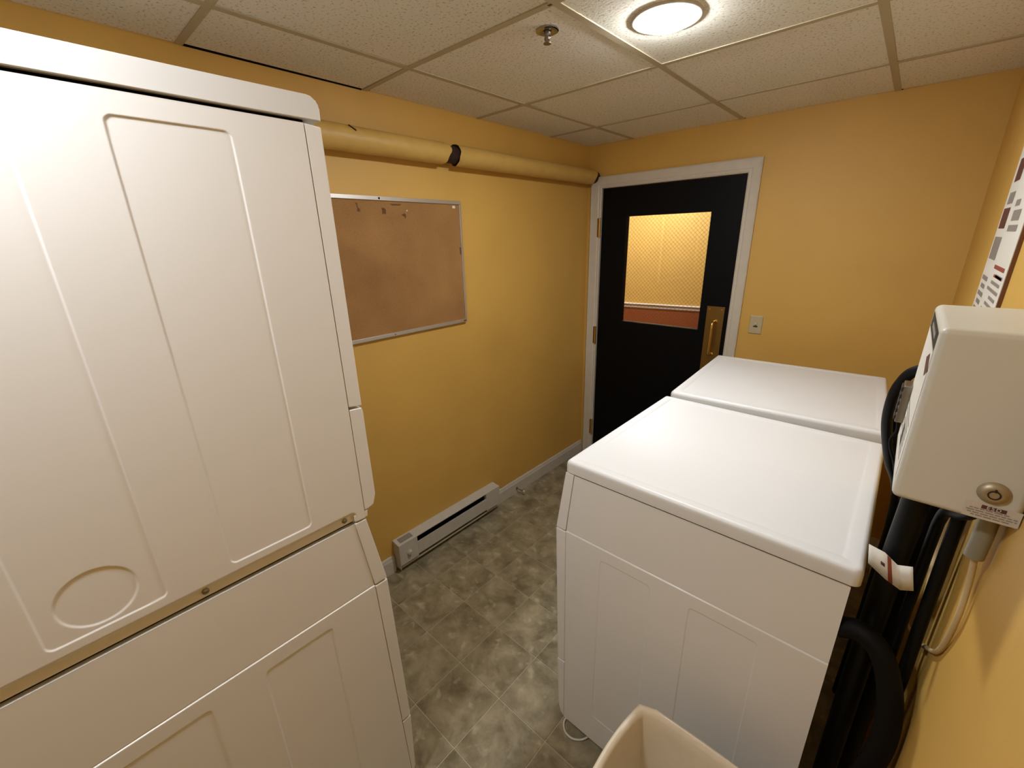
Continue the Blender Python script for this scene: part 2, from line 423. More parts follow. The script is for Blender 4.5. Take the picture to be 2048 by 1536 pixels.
for sgn in (1, -1):
    k = -60
    while k <= 60:
        c0 = k*.0265     # x + sgn*z = c0
        pts = []
        for z in (-hh, hh):
            x = c0 - sgn*z
            if -hw_ <= x <= hw_: pts.append((x, z))
        for x in (-hw_, hw_):
            z = sgn*(c0-x)
            if -hh < z < hh: pts.append((x, z))
        if len(pts) >= 2:
            a, b = pts[0], pts[1]
            d = Vector((b[0]-a[0], b[1]-a[1])).normalized()*.00062; s = (-d.y, d.x)
            q = [(a[0]-s[0], a[1]-s[1]), (b[0]-s[0], b[1]-s[1]), (b[0]+s[0], b[1]+s[1]), (a[0]+s[0], a[1]+s[1])]
            bm.faces.new([bm.verts.new((cx+x, .025, cz+z)) for x, z in q])
        k += 1
wm = finish('wire_mesh', bm, WIRE, door, recalc=False); wm['kind'] = 'stuff'
for z0, z1 in ((1.726, 1.849), (.958, 1.086), (.198, .324)):
    h = box('hinge', DX0-.020, DX0+.004, -.0215, -.017, z0, z1, BRASS, door, bev=.001)
    bm = bmesh.new(); addtube(bm, [(DX0-.002, -.020, z0-.003), (DX0-.002, -.020, z1+.003)], .0065, 12)
    finish('hinge_knuckle', bm, BRASSP, h, smooth=True, sharp=40)
plate = box('pull_plate', .896, 1.0, .0005, .004, .885, 1.303, BRASS, door, bev=.0008)
hx = .950
tube('pull_handle', [(hx+.004, .002, 1.212), (hx+.002, -.018, 1.212), (hx, -.036, 1.207), (hx, -.044, 1.190), (hx, -.045, 1.15), (hx, -.045, 1.06), (hx, -.044, 1.023), (hx, -.036, 1.006), (hx+.002, -.018, 1.001), (hx+.004, .002, 1.001)], .0085, BRASSP, plate, n=14, per=6)
for z in (1.212, 1.001): lathe('handle_rose', [(.013, 0), (.013, -.003), (.009, -.006)], (hx+.004, .0005, z), BRASSP, plate, axis='y', n=20)
for z in (1.285, .903):
    for x in (.912, .984): lathe('screw', [(.004, 0), (.004, -.001), (.002, -.0018)], (x, .0005, z), BRASSP, plate, axis='y', n=10)

# hallway seen through the door glass
hp0, hp1 = Vector((-.646, 1.782, 0)), Vector((.206, 1.926, 0)); hd = (hp1-hp0).normalized(); hn = Vector((hd.y, -hd.x, 0))
A, B = hp0-hd*1.6, hp0+hd*3.4
def hallbox(name, off, z0, z1, M, th=.08, a=A, b=B, extra=None):
    bm = bmesh.new(); c = [a+hn*off, b+hn*off, b-hn*th, a-hn*th]
    P = [bm.verts.new((v.x, v.y, z0)) for v in c]; Q = [bm.verts.new((v.x, v.y, z1)) for v in c]
    bm.faces.new(P[::-1]); bm.faces.new(Q)
    for k in range(4): bm.faces.new((P[k], P[(k+1) % 4], Q[(k+1) % 4], Q[k]))
    return finish(name, bm, M)
struct(hallbox('wall_hallway', 0, 0, 2.4, WALL), 'yellow hallway wall seen through the door window', 'wall')
struct(hallbox('wall_wainscot', .006, 0, .955, BROWNW, 0), 'brown painted lower hallway wall under the white rail', 'wall')
rail = [(0, .945), (.012, .945), (.016, .955), (.016, .965), (.012, .972), (.022, .982), (.026, .992), (.020, 1.0), (0, 1.0)]
bm = bmesh.new()
PA = [bm.verts.new((*(A+hn*u).xy, z)) for u, z in rail]; PB = [bm.verts.new((*(B+hn*u).xy, z)) for u, z in rail]
bm.faces.new(PA); bm.faces.new(PB[::-1])
for k in range(len(rail)): bm.faces.new((PA[k], PB[k], PB[(k+1) % len(rail)], PA[(k+1) % len(rail)]))
struct(finish('trim_2', bm, TRIM), 'white chair rail on the hallway wall seen through the door window', 'chair rail')
struct(box('floor_hallway', -2.4, 2.9, .1, 2.5, -.05, -.001, BROWNW), 'hallway floor beyond the black door', 'floor')
struct(box('ceiling_hallway', -2.4, 2.9, .1, 2.5, 2.4, 2.45, CTILE), 'hallway ceiling beyond the black door', 'ceiling')
struct(box('wall_hallway_near', -2.4, 0, .1, .2, 0, 2.4, WALL), 'near side hallway wall left of the door', 'wall')
struct(box('wall_hallway_far', 1.2, 2.9, .1, .2, 0, 2.4, WALL), 'near side hallway wall right of the door', 'wall')

# ================================================================== machines
def smooth01(t):
    t = max(0, min(1, t)); return t*t*(3-2*t)
def coords(lo, hi, marks, step, fine, span):
    s = {round(lo, 5), round(hi, 5)}; v = lo
    while v < hi: s.add(round(v, 5)); v += step
    for m_ in marks:
        v = m_-span
        while v <= m_+span+1e-9:
            if lo < v < hi: s.add(round(v, 5))
            v += fine
    out = sorted(s); res = [out[0]]
    for v in out[1:]:
        if v-res[-1] > fine*.6 or v == out[-1]: res.append(v)
    return res
def rrdist(u, v, u0, u1, v0, v1, r):
    """signed distance into a rounded rectangle (positive inside)"""
    cx, cy = (u0+u1)/2, (v0+v1)/2; qx = abs(u-cx)-(u1-u0)/2+r; qy = abs(v-cy)-(v1-v0)/2+r
    return -(math.hypot(max(qx, 0), max(qy, 0))+min(max(qx, qy), 0)-r)
def side_sheet(name, parent, fn, d0f, d1, z0, z1, panels, depth, circle=None, seam=None, band=None):
    """pressed-steel side panel: fn(d, w, z); d0f(z) front boundary; panels = recessed rounded rectangles"""
    marks_d = [p for q in panels for p in (q[0], q[1])]; marks_z = [p for q in panels for p in (q[2], q[3])]
    ud = coords(0, 1, [], 1, 1, 0)
    D0 = d0f(z0)
    ds = coords(.05, d1, marks_d, .02, .0011, .007); zs = coords(z0, z1, marks_z, .025, .0011, .007)
    if seam: zs = sorted(set(zs) | set(coords(z0, z1, [seam], 1, .0008, .006)))
    if circle:
        c = circle; v = -c[2]-.006
        a = set(ds); b = set(zs)
        while v < c[2]+.006:
            a.add(round(c[0]+v, 5)); b.add(round(c[1]+v, 5)); v += .0016
        ds = sorted(a); zs = sorted(b)
    if band: zs = sorted(set(zs) | set(coords(z0, z1, [band[1]], 1, .0015, .012)) ); ds = sorted(set(ds) | set(coords(.05, d1, [band[2]], 1, .0015, .02)))
    zs = [z for z in zs if z0 <= z <= z1]
    bm = bmesh.new(); rows = []
    for z in zs:
        row = []
        f = d0f(z)
        for d in ds:
            dd = f if d == ds[0] else d
            h = 0
            for (a, b, c, e) in panels:
                h += depth*smooth01(rrdist(dd, z, a, b, c, e, .012)/.0032+.5)
            if circle: h += depth*.9*smooth01((circle[2]-math.hypot(dd-circle[0], z-circle[1]))/.003+.5)
            if seam:
                h += .0022*smooth01((z-seam)/.0022+.2) + .0018*math.exp(-((z-seam-.0015)/.0012)**2)
            if band:
                q = rrdist(dd, z, band[2], 2, band[0]-.2, band[1], .012)
                h += band[3]*smooth01(q/.012+.3)
            row.append(bm.verts.new(fn(dd, h, z)))
        rows.append(row)
    for i in range(len(rows)-1):
        for k in range(len(ds)-1): bm.faces.new((rows[i][k], rows[i][k+1], rows[i+1][k+1], rows[i+1][k]))
    return finish(name, bm, ENAMEL, parent, smooth=True, sharp=60, recalc=False)

MW = .70          # machine width
def washer(root, fn, fb, lid=True, door_side=True):
    """fn(d, w, z): d back from the front plane, w away from the visible side"""
    E2 = lambda u, v, a: fn(u, a, v)
    cab = loft('cabinet', .038, .708, .004, MW, [(0, .042), (0, 1.066)], .003, ENAMEL, root, fn=fn)
    P = [(.162, .318, .16, .82), (.422, .582, .16, .82)]
    edge = lambda z: .0385+max(0, z-.86)*.125-(.018 if fb < 0 else -.006)*max(0, (.86-z)/.55)
    rear = lambda z: edge(z)-.0011
    side_sheet('side_panel', root, fn, edge, .709, .04, 1.066, P, .0013, seam=.860)
    cp = extrude('control_panel', [(.033, 1.068), (.001, .8615), (.0365, .8615), (.0625, 1.068)], .0002, MW, E2, ENAMEL, root, bev=.002)
    fp = extrude('front_panel', [(.000, .8565), (fb, .314), (rear(.314), .314), (rear(.8565), .8565)], .0002, MW, E2, ENAMEL, root, bev=.003)
    extrude('base_panel', [(fb, .309), (fb+.009, .085), (fb+.014, .062), (min(fb+.022, rear(.048)-.002), .048), (rear(.04), .040), (rear(.309), .309)], .0002, MW, E2, ENAMEL, root, bev=.002)
    # porthole door on the front
    n = 40; bm = bmesh.new(); cz, cw_, r0 = .585, MW/2, .235
    sl = lambda z: fb*(.857-z)/.545
    prof = [(r0, .004), (r0, -.006), (r0-.008, -.010), (r0-.05, -.011), (r0-.06, -.004), (r0-.09, .0)]
    rings = []
    for r, h in prof:
        rings.append([bm.verts.new(fn(sl(cz+r*math.sin(2*math.pi*k/n))+h, cw_+r*math.cos(2*math.pi*k/n), cz+r*math.sin(2*math.pi*k/n))) for k in range(n)])
    for i in range(len(rings)-1):
        for k in range(n): bm.faces.new((rings[i][k], rings[i][(k+1) % n], rings[i+1][(k+1) % n], rings[i+1][k]))
    dr = finish('porthole_door', bm, ENAMEL, root, smooth=True, sharp=40)
    bm = bmesh.new(); bm.faces.new([bm.verts.new(fn(sl(cz+(r0-.085)*math.sin(2*math.pi*k/n))-.0015, cw_+(r0-.085)*math.cos(2*math.pi*k/n), cz+(r0-.085)*math.sin(2*math.pi*k/n))) for k in range(n)])
    finish('door_glass', bm, RUBBER, dr)
    hb = extrude('door_latch', [(sl(.71)-.007, .712), (sl(.45)-.006, .455), (sl(.45)+.004, .455), (sl(.71)+.004, .712)], .055, .085, E2, RUBBER2, root, bev=.002)
    extrude('latch_cap', [(sl(.72)-.009, .722), (sl(.71)-.009, .712), (sl(.71)+.004, .712), (sl(.72)+.004, .722)], .054, .086, E2, ENAMEL, hb, bev=.001)
    for d, w in ((.09, .06), (.09, MW-.06), (.66, .06), (.66, MW-.06)):
        bm = bmesh.new()
        prof = [(.022, 0), (.022, .010), (.010, .014), (.010, .045)]
        rings = [[bm.verts.new(fn(d+r*math.cos(2*math.pi*k/14), w+r*math.sin(2*math.pi*k/14), h)) for k in range(14)] for r, h in prof]
        for i in range(3):
            for k in range(14): bm.faces.new((rings[i][k], rings[i][(k+1) % 14], rings[i+1][(k+1) % 14], rings[i+1][k]))
        bm.faces.new(rings[0]); bm.faces.new(rings[-1])
        finish('foot', bm, RUBBER2, root, smooth=True, sharp=40)
    if lid:
        loft('top_panel', .033, .7225, -.004, MW-.001, [(.004, 1.0705), (0, 1.074), (0, 1.097), (.0025, 1.1045), (.007, 1.109), (.012, 1.110), (.030, 1.1095), (.034, 1.1075), (.040, 1.1065)], .016, ENAMEL_TOP, root, fn=fn, n=8, sharp=60)
        loft('under_top', .05, .70, .010, MW-.01, [(0, 1.064), (0, 1.072)], .004, DARK, root, fn=fn)
G1 = 'matching white washing machines side by side'
w1 = empty('washing_machine', (1.119, -1.875, 0))
washer(w1, lambda d, w, z: Vector((1.119+d, -1.875+w, z)), .014)
tag(w1, 'white washing machine nearest the camera on the right, flat glossy top fully visible', 'washing machine', G1)
w2 = copytree(w1)
tag(w2, 'white washing machine farther back, standing next to the black door', 'washing machine', G1)
a = math.radians(3.0); w2.rotation_euler.z = a; w2.scale.z = 1.0108
w2.location = (1.160-.033*math.cos(a), -1.150-.033*math.sin(a), 0)

# stacked pair on the left: front faces the door wall
SX, SY = .90, -2.347
sfn = lambda d, w, z: Vector((SX-w, SY-d, z))
w3 = empty('washing_machine', (SX, SY, 0))
washer(w3, sfn, -.011, lid=False)
tag(w3, 'white washing machine at the left that carries a second machine on top', 'washing machine')
loft('stacking_tray', .055, .70, .016, MW-.004, [(0, 1.064), (0, 1.0715)], .004, RUBBER2, w3, fn=sfn)  # tray inset and coloured dark so the joint reads as a shaded gap
dy = empty('stacked_dryer', (SX, SY, 1.0715))
E2 = lambda u, v, a_: sfn(u, a_, v)
loft('cabinet', .034, .708, .012, MW, [(0, 1.0735), (0, 1.940)], .003, ENAMEL, dy, fn=sfn)
P = [(.160, .321, 1.121, 1.906), (.424, .580, 1.121, 1.906)]
side_sheet('side_panel', dy, sfn, lambda z: .0345, .709, 1.0735, 1.9385, P, .0016, circle=(.506, 1.1795, .0505), band=(1.0735, 1.100, .058, .009))
extrude('front_panel', [(.001, 1.936), (.0008, 1.364), (.0335, 1.368), (.0335, 1.939)], .0002, MW, E2, ENAMEL, dy, bev=.0025)
extrude('lint_panel', [(.002, 1.359), (.0005, 1.350), (-.001, 1.125), (.008, 1.098), (.024, 1.093), (.0335, 1.093), (.0335, 1.362)], .0002, MW, E2, ENAMEL, dy, bev=.002)
dd_ = loft('dryer_door', .13, MW-.13, 1.42, 1.88, [(0, .006), (0, -.006), (.003, -.010), (.012, -.011), (.06, -.011), (.066, -.008)], .05, ENAMEL, dy, fn=lambda u, v, z: sfn(z, u, v))
extrude('door_grip', [(-.020, 1.60), (-.020, 1.72), (-.010, 1.73), (-.010, 1.59)], .150, .172, E2, ENAMEL, dd_, bev=.002)
extrude('lower_bracket', [(.026, 1.091), (.028, 1.074), (.062, 1.074), (.062, 1.091)], .0005, MW, E2, ENAMEL, dy, bev=.001)
cp_ = [(.715, 1.9445), (.001, 1.9445)] + [(.001+.021*(1-math.cos(math.radians(a_))), 1.9645+.021*math.sin(math.radians(a_))) for a_ in range(0, 91, 10)] + [(.715, 1.9855)]
extrude('top_cap', cp_, -.003, MW-.001, E2, ENAMEL_TOP, dy, bev=.0022, seg=3)
loft('cap_gap_shade', .03, .70, .008, MW-.01, [(0, 1.936), (0, 1.945)], .004, DARK, dy, fn=sfn)  # dark filler painting the shadow in the seam under the cap
for d in (.084, .372):
    bm = bmesh.new()
    prof = [(.0062, .0085), (.0062, .0065), (.004, .0045), (.001, .004)]
    rings = [[bm.verts.new(sfn(d+r*math.cos(2*math.pi*k/14), h, 1.086+r*math.sin(2*math.pi*k/14))) for k in range(14)] for r, h in prof]
    for i in range(3):
        for k in range(14): bm.faces.new((rings[i][k], rings[i][(k+1) % 14], rings[i+1][(k+1) % 14], rings[i+1][k]))
    bm.faces.new(rings[-1])
    finish('screw', bm, STEEL, dy, smooth=True, sharp=40)
tag(dy, 'white dryer stacked on top of the washing machine at the left, embossed side panel', 'dryer')

# ================================================================== things on the walls
# cork board
cb = empty('bulletin_board', (0, -1.677, 1.297))
CY0, CY1, CZ0, CZ1 = -2.134, -1.220, 1.297, 1.915
box('cork_sheet', .003, .012, CY0+.01, CY1-.01, CZ0+.01, CZ1-.01, CORK, cb)
fwid = .017
def framebar(name, a, b, c, d): return box(name, .0005, .0185, a, b, c, d, ALU, cb, bev=.0015)
ft = framebar('frame_rail', CY0, CY1, CZ1-fwid, CZ1); fb_ = framebar('frame_rail', CY0, CY1, CZ0, CZ0+fwid)
framebar('frame_stile', CY1-.011, CY1, CZ0+fwid, CZ1-fwid); framebar('frame_stile', CY0, CY0+.011, CZ0+fwid, CZ1-fwid)
lathe('screw_hole', [(.0045, .0), (.0045, .0006)], (.0186, -1.690, 1.9068), DARK, ft, axis='x', n=14)
lathe('screw', [(.004, .0), (.003, .0012)], (.0186, -1.684, 1.305), STEEL, fb_, axis='x', n=14)
box('corner_bracket', .0187, .0192, -1.246, -1.226, 1.302, 1.310, BROWN, fb_)
for (y, z, pts) in ((-1.670, 1.856, [(-.011, .012), (.004, .013), (.012, .006), (.011, -.012), (-.010, -.012), (-.006, 0)]),
                    (-1.565, 1.838, [(-.013, .006), (-.004, .008), (.004, .012), (.010, .004), (.010, -.008), (.004, -.012), (0, -.003), (-.010, .001)]),
                    (-1.791, 1.862, [(-.010, .024), (-.002, .022), (0, .004), (.008, 0), (.007, -.012), (-.006, -.011), (-.004, .002)]),
                    (-1.605, 1.884, [(-.03, .003), (.03, .004), (.022, -.003), (-.02, -.004)]),
                    (-1.235, 1.67, [(-.006, .02), (.005, .02), (.005, -.02), (-.004, -.012)])):
    bm = bmesh.new(); bm.faces.new([bm.verts.new((.0124, y+a_, z+b_)) for a_, b_ in pts]); finish('glue_stain', bm, CORKSTAIN, cb)
box('tape_scrap', .012, .0128, -1.272, -1.254, 1.880, 1.892, PAPER, cb)
lathe('pin_hole', [(.003, 0), (.003, .0004)], (.0122, -1.547, 1.861), PAPER, cb, axis='x', n=10)
tag(cb, 'cork bulletin board in a thin aluminium frame on the left wall', 'bulletin board')

# insulated pipe under the ceiling
pp = empty('insulated_pipe', (.056, -1.2, 2.064))
PX, PZ, PR = .055, 2.113, .047
def wavy(y0, y1, r, jag0, jag1, M, name, hole=False):
    bm = bmesh.new(); n = 28; m_ = 40; rings = []
    for i in range(m_+1):
        t = i/m_; ring = []
        for k in range(n):
            a_ = 2*math.pi*k/n; y = y0+(y1-y0)*t
            if i == 0: y += jag0(a_)
            if i == m_: y += jag1(a_)
            rr = r*(1+.012*math.sin(7*y+2*a_)+.010*math.sin(23*y+a_))
            ring.append(bm.verts.new((PX+rr*math.cos(a_), y, PZ+rr*math.sin(a_))))
        rings.append(ring)
    for i in range(m_):
        for k in range(n): bm.faces.new((rings[i][k], rings[i][(k+1) % n], rings[i+1][(k+1) % n], rings[i+1][k]))
    return finish(name, bm, M, pp, smooth=True, sharp=60)
wavy(-3.6, -1.335, PR, lambda a_: 0, lambda a_: .006*math.sin(2*a_+.5)+.004*math.sin(5*a_)-.012*max(0, -math.sin(a_)), PIPEP, 'insulation_jacket')
wavy(-1.275, -.055, PR, lambda a_: .005*math.sin(2*a_)+.002*math.sin(7*a_), lambda a_: -.03*max(0, math.sin(a_-.2))**4-.05*max(0, math.sin(-a_-.5))**3+.012*math.sin(3*a_), PIPEP, 'insulation_jacket')
bm = bmesh.new(); addtube(bm, [(PX, -3.6, PZ), (PX, -.003, PZ)], PR-.010, 24); finish('inner_pipe', bm, CAVITY, pp, smooth=True, sharp=50)
bm = bmesh.new(); addtube(bm, spline([(PX+.034, -1.83, PZ+.040), (PX+.040, -1.815, PZ+.030), (PX+.044, -1.805, PZ+.022)], 4), .0025, 8); finish('jacket_tear', bm, CAVITY, pp, smooth=True)
tag(pp, 'yellow-painted insulated pipe with a torn dark gap running under the ceiling', 'pipe')

# electric baseboard heater
ht = empty('baseboard_heater', (.03, -1.449, .03))
HY0, HY1 = -1.836, -1.062; yx = lambda u, v, a_: (u, a_, v)
extrude('top_cover', [(0, .192), (.062, .185), (.062, .181), (.003, .186), (.003, .030), (0, .030)], HY0, HY1, yx, HEATER, ht)
extrude('front_cover', [(.0585, .147), (.062, .147), (.062, .066), (.050, .058), (.048, .060), (.0585, .068)], -1.7185, -1.1825, yx, HEATER, ht)
e0 = box('end_section', .004, .0622, HY0, -1.7185, .055, .182, HEATER, ht, bev=.0015)
box('end_section', .004, .0622, -1.1825, HY1, .055, .182, HEATER, ht, bev=.0015)
extrude('lower_rail', [(.012, .026), (.046, .026), (.050, .030), (.050, .041), (.047, .041), (.045, .031), (.012, .031)], HY0+.004, HY1-.012, yx, HEATER, ht)
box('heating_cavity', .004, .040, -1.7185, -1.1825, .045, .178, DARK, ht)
bm = bmesh.new()
for k in range(100):
    y = -1.71+k*.0052; addbox(bm, .012, .046, y, y+.0006, .085, .140)
fins = finish('heating_fin', bm, STEEL, ht); fins['kind'] = 'stuff'
kn = lathe('thermostat_knob', [(.0165, 0), (.0165, .003), (.0125, .005), (.0115, .013), (.006, .014)], (.0622, -1.776, .114), HEATER, ht, axis='x', n=24)
box('knob_grip', .074, .080, -1.779, -1.773, .104, .124, HEATER, kn, bev=.001)
box('rating_label', .012, .046, -1.815, -1.735, .1885, .1915, GREYP, ht).rotation_euler.y = math.radians(6.4)
box('end_cap', .0005, .0605, HY0-.001, HY0+.001, .030, .186, HEATER, ht)
tag(ht, 'white electric baseboard heater with a dark slot and small knob', 'heater')

# door stop
ds_ = empty('door_stop', (.05, -.838, .035))
bm = bmesh.new(); addtube(bm, [(.014, -.838, .040), (.072, -.830, .034)], .004, 10); finish('rod', bm, CHROME, ds_, smooth=True, sharp=40)
bm = bmesh.new(); addtube(bm, [(.014, -.838, .040), (.019, -.8373, .0395)], .010, 14); finish('base_flange', bm, CHROME, ds_, smooth=True, sharp=40)
bm = bmesh.new(); addtube(bm, [(.070, -.8303, .0342), (.084, -.8284, .0327)], .0075, 12); finish('rubber_tip', bm, TRIM, ds_, smooth=True, sharp=40)
tag(ds_, 'small chrome door stop with white tip on the left baseboard', 'door stop')

# light switch
sw = empty('light_switch', (1.181, -.003, 1.163))
loft('cover_plate', 1.147, 1.216, 1.163, 1.270, [(0, 0), (0, .003), (.003, .006), (.006, .0062)], .004, SWITCH, sw, fn=lambda u, v, z: Vector((u, -z, v)))
extrude('toggle', [(-.0062, 1.2105), (-.0145, 1.217), (-.0145, 1.222), (-.0062, 1.230)], 1.176, 1.187, lambda u, v, a_: (a_, u, v), SWITCH, sw, bev=.0008)
box('toggle_slot', 1.170, 1.193, -.0068, -.006, 1.203, 1.2105, BLACKP, sw)
for z in (1.185, 1.248): lathe('screw', [(.003, 0), (.002, -.001)], (1.1815, -.0062, z), SWITCH, sw, axis='y', n=10)
tag(sw, 'ivory toggle light switch plate right of the door', 'light switch')

# payment box on the right wall
pb = empty('payment_box', (1.9, -1.89, 1.345))
BX0, BX1, BY0, BY1, BZ0, BZ1 = 1.8355, WX-.0005, -2.008, -1.750, 1.345, 1.602
bm = bmesh.new(); addbox(bm, BX0, BX1, BY0, BY1, BZ0, BZ1, .009, 4)
finish('housing', bm, BOXW, pb, smooth=True, sharp=60, wn=True)
xx = BX0-.0001
def lab(name, pts, M, th=.0002):    # flat print on the face towards the aisle: pts in (y, z)
    bm = bmesh.new(); bm.faces.new([bm.verts.new((xx-th, y, z)) for y, z in pts]); return finish(name, bm, M, pb, recalc=False)
def rect(y0, y1, z0, z1): return [(y0, z0), (y1, z0), (y1, z1), (y0, z1)]
lab('name_plate', rect(-1.993, -1.770, 1.567, 1.592), BLACKP)
lab('name_plate_print', rect(-1.95, -1.83, 1.575, 1.584), GREYP, .0005)
lab('instruction_label', rect(-1.993, -1.765, 1.37, 1.565), PAPER)
lab('diamond_logo', [(-1.955, 1.522), (-1.905, 1.540), (-1.955, 1.556), (-2.000, 1.540)][:4], MAROON, .0005)
for k in range(6): lab('text_line', rect(-1.96, -1.80-.02*(k % 3), 1.440-.011*k, 1.4435-.011*k), GREYP, .0005)
lab('card_arrow', [(-1.90, 1.385), (-1.87, 1.385), (-1.86, 1.415), (-1.89, 1.415)], BLACKP, .0005)
cr = box('card_slot', BX0-.012, BX0+.002, -1.80, -1.757, 1.392, 1.462, STEEL, pb, bev=.002)
for k in range(5):
    box('keypad_button', BX0-.0145, BX0-.011, -1.797, -1.763, 1.396+k*.0135, 1.404+k*.0135, BLACKP, cr, bev=.0008)
# near side: lock and maker's sticker
lk = lathe('tubular_lock', [(.0158, -.0005), (.0155, -.002), (.013, -.005), (.009, -.0075), (.0085, -.0075)], (1.9315, BY0, 1.3905), LOCKM, pb, axis='y', n=28)
lathe('key_ring', [(.0064, -.0076), (.0064, -.0081), (.0048, -.0081), (.0048, -.0076)], (1.9315, BY0, 1.3905), BLACKP, lk, axis='y', n=24, cap=False)
box('key_notch', 1.9305, 1.9325, BY0-.0093, BY0-.0085, 1.395, 1.3995, BLACKP, lk)
ny = BY0-.0006
def nlab(name, x0, x1, z0, z1, M, k=0, par=None): return flat(name, [[(x0, ny-k, z0), (x1, ny-k, z0), (x1, ny-k, z1), (x0, ny-k, z1)]], M, par or pb)
st = nlab('maker_sticker', 1.910, 1.9625, 1.349, 1.372, STICKER)
nlab('logo_block', 1.9255, 1.9485, 1.3650, 1.3705, MAROON, .0003, st)
fc = bpy.data.curves.new('logo_letters', 'FONT'); fc.body = 'ESD'; fc.size = .0066; fc.space_character = 1.35; fc.align_x = 'CENTER'; fc.align_y = 'CENTER'
fo = bpy.data.objects.new('tmp', fc); COL.objects.link(fo); dg = bpy.context.evaluated_depsgraph_get(); me = bpy.data.meshes.new_from_object(fo.evaluated_get(dg)); bpy.data.objects.remove(fo)
lo = bpy.data.objects.new('logo_letters', me); COL.objects.link(lo); me.materials.append(PAPER); lo.parent = st; lo.rotation_euler.x = math.radians(90)
lo.location = Vector((1.937, ny-.0006, 1.3678)) - rootoff(st)
for k, (u0, u1) in enumerate(((1.915, 1.952), (1.9125, 1.960), (1.914, 1.960), (1.918, 1.955))):
    q = []; x = u0
    while x < u1:
        w_ = random.uniform(.003, .008); x2 = min(x+w_, u1); q.append([(x, ny-.0004, 1.3627-k*.0034), (x2, ny-.0004, 1.3627-k*.0034), (x2, ny-.0004, 1.3642-k*.0034), (x, ny-.0004, 1.3642-k*.0034)]); x = x2+.0012
    flat('text_line', q, GREYP, st)
tag(pb, 'off-white metal payment box with keypad and round lock on the right wall', 'payment box')

# notice board on the right wall
ps = empty('notice_poster', (WX-.004, -1.07, 1.42))
PY0, PY1, PZ0, PZ1 = -1.294, -.850, 1.42, 2.06
box('backing_board', WX-.007, WX-.0005, PY0, PY1, PZ0, PZ1, BROWN, ps)
box('sheet', WX-.0085, WX-.0072, PY0+.004, PY1-.004, PZ0+.004, PZ1-.004, PAPER, ps)
px_ = WX-.0090
def prints(name, rects, M):
    for a_, b, c, d in rects: flat(name, [[(px_, a_, c), (px_, b, c), (px_, b, d), (px_, a_, d)]], M, ps)
R = []
for k in range(9): R.append((-1.26+.01*(k % 2), -1.05-.04*(k % 3), 1.46+.018*k, 1.468+.018*k))
for k in range(7): R.append((-1.00+.01*(k % 2), -.88-.02*(k % 2), 1.45+.022*k, 1.462+.022*k))
prints('text_line', R, GREYP)
prints('heading', [(-1.25, -1.06, 1.622, 1.632), (-1.25, -1.10, 1.603, 1.610)], REDP)
prints('picture', [(-1.00, -.88, 1.722, 1.775), (-1.00, -.90, 1.842, 1.90), (-1.26, -1.16, 1.97, 2.02)], MAROON)
prints('diagram', [(-1.22, -1.07, 1.715, 1.730), (-1.20, -1.08, 1.740, 1.765), (-1.14, -1.07, 1.775, 1.79), (-1.02, -.88, 1.64, 1.70), (-1.0, -.90, 1.785, 1.815), (-1.26, -1.1, 1.85, 1.92), (-1.0, -.88, 1.93, 2.0)], GREYP)
tag(ps, 'printed notice on a board high on the right wall above the payment box', 'notice')

# ================================================================== ceiling things
GL = 'round recessed ceiling lights'
def can(x, y, M, label, z=H, dome=.021):
    r = empty('ceiling_light', (x, y, z))
    lathe('trim_ring', [(LR+.010, .003), (LR+.010, -.001), (LR+.006, -.003), (LL+.004, -.0025), (LL-.001, .001)], (x, y, z), TRIM, r, n=40, cap=False)
    lathe('housing', [(LR-.001, .002), (LR+.002, .055)], (x, y, z), TRIM, r, n=40, cap=False)
    lathe('lens', [(LL, .002), (LL*.97, -.3*dome), (LL*.85, -.65*dome), (LL*.5, -.9*dome), (.002, -dome)], (x, y, z), M, r, n=40)
    tag(r, label, 'ceiling light', GL); return r
can(*LIGHTS[0], GLOW, 'glowing round recessed light in the ceiling near the sprinkler')
can(*LIGHTS[1], GLOW2, 'round recessed ceiling light behind the camera', dome=.006)
can(-.05, 1.30, HALLFILL, 'unseen light added in the hallway ceiling straight beyond the door', z=2.399)  # unseen hallway lamp, added to light the wall beyond the door glass
can(-1.25, 1.10, HALLFILL, 'unseen light added farther left along the hallway ceiling', z=2.399)  # second unseen lamp, added to make the hallway wall brighter
sp = empty('sprinkler_head', (.847, -1.575, H-.03))
lathe('escutcheon', [(.034, .002), (.034, -.001), (.026, -.004), (.014, -.001), (.012, .002)], (.847, -1.575, H), CHROME, sp, n=28)
lathe('body', [(.010, .0), (.010, -.008), (.0065, -.012), (.006, -.024), (.004, -.028)], (.847, -1.575, H), STEEL, sp, n=18)
for s in (-1, 1):
    bm = bmesh.new(); addtube(bm, spline([(.847+s*.006, -1.575, H-.010), (.847+s*.010, -1.575, H-.018), (.847+s*.003, -1.575, H-.030)], 5), .0018, 8); finish('frame_arm', bm, CHROME, sp, smooth=True)
lathe('deflector', [(.003, -.029), (.012, -.0305), (.012, -.032), (.003, -.033)], (.847, -1.575, H), STEEL, sp, n=20)
tag(sp, 'small chrome pendant fire sprinkler in a ceiling tile', 'sprinkler')

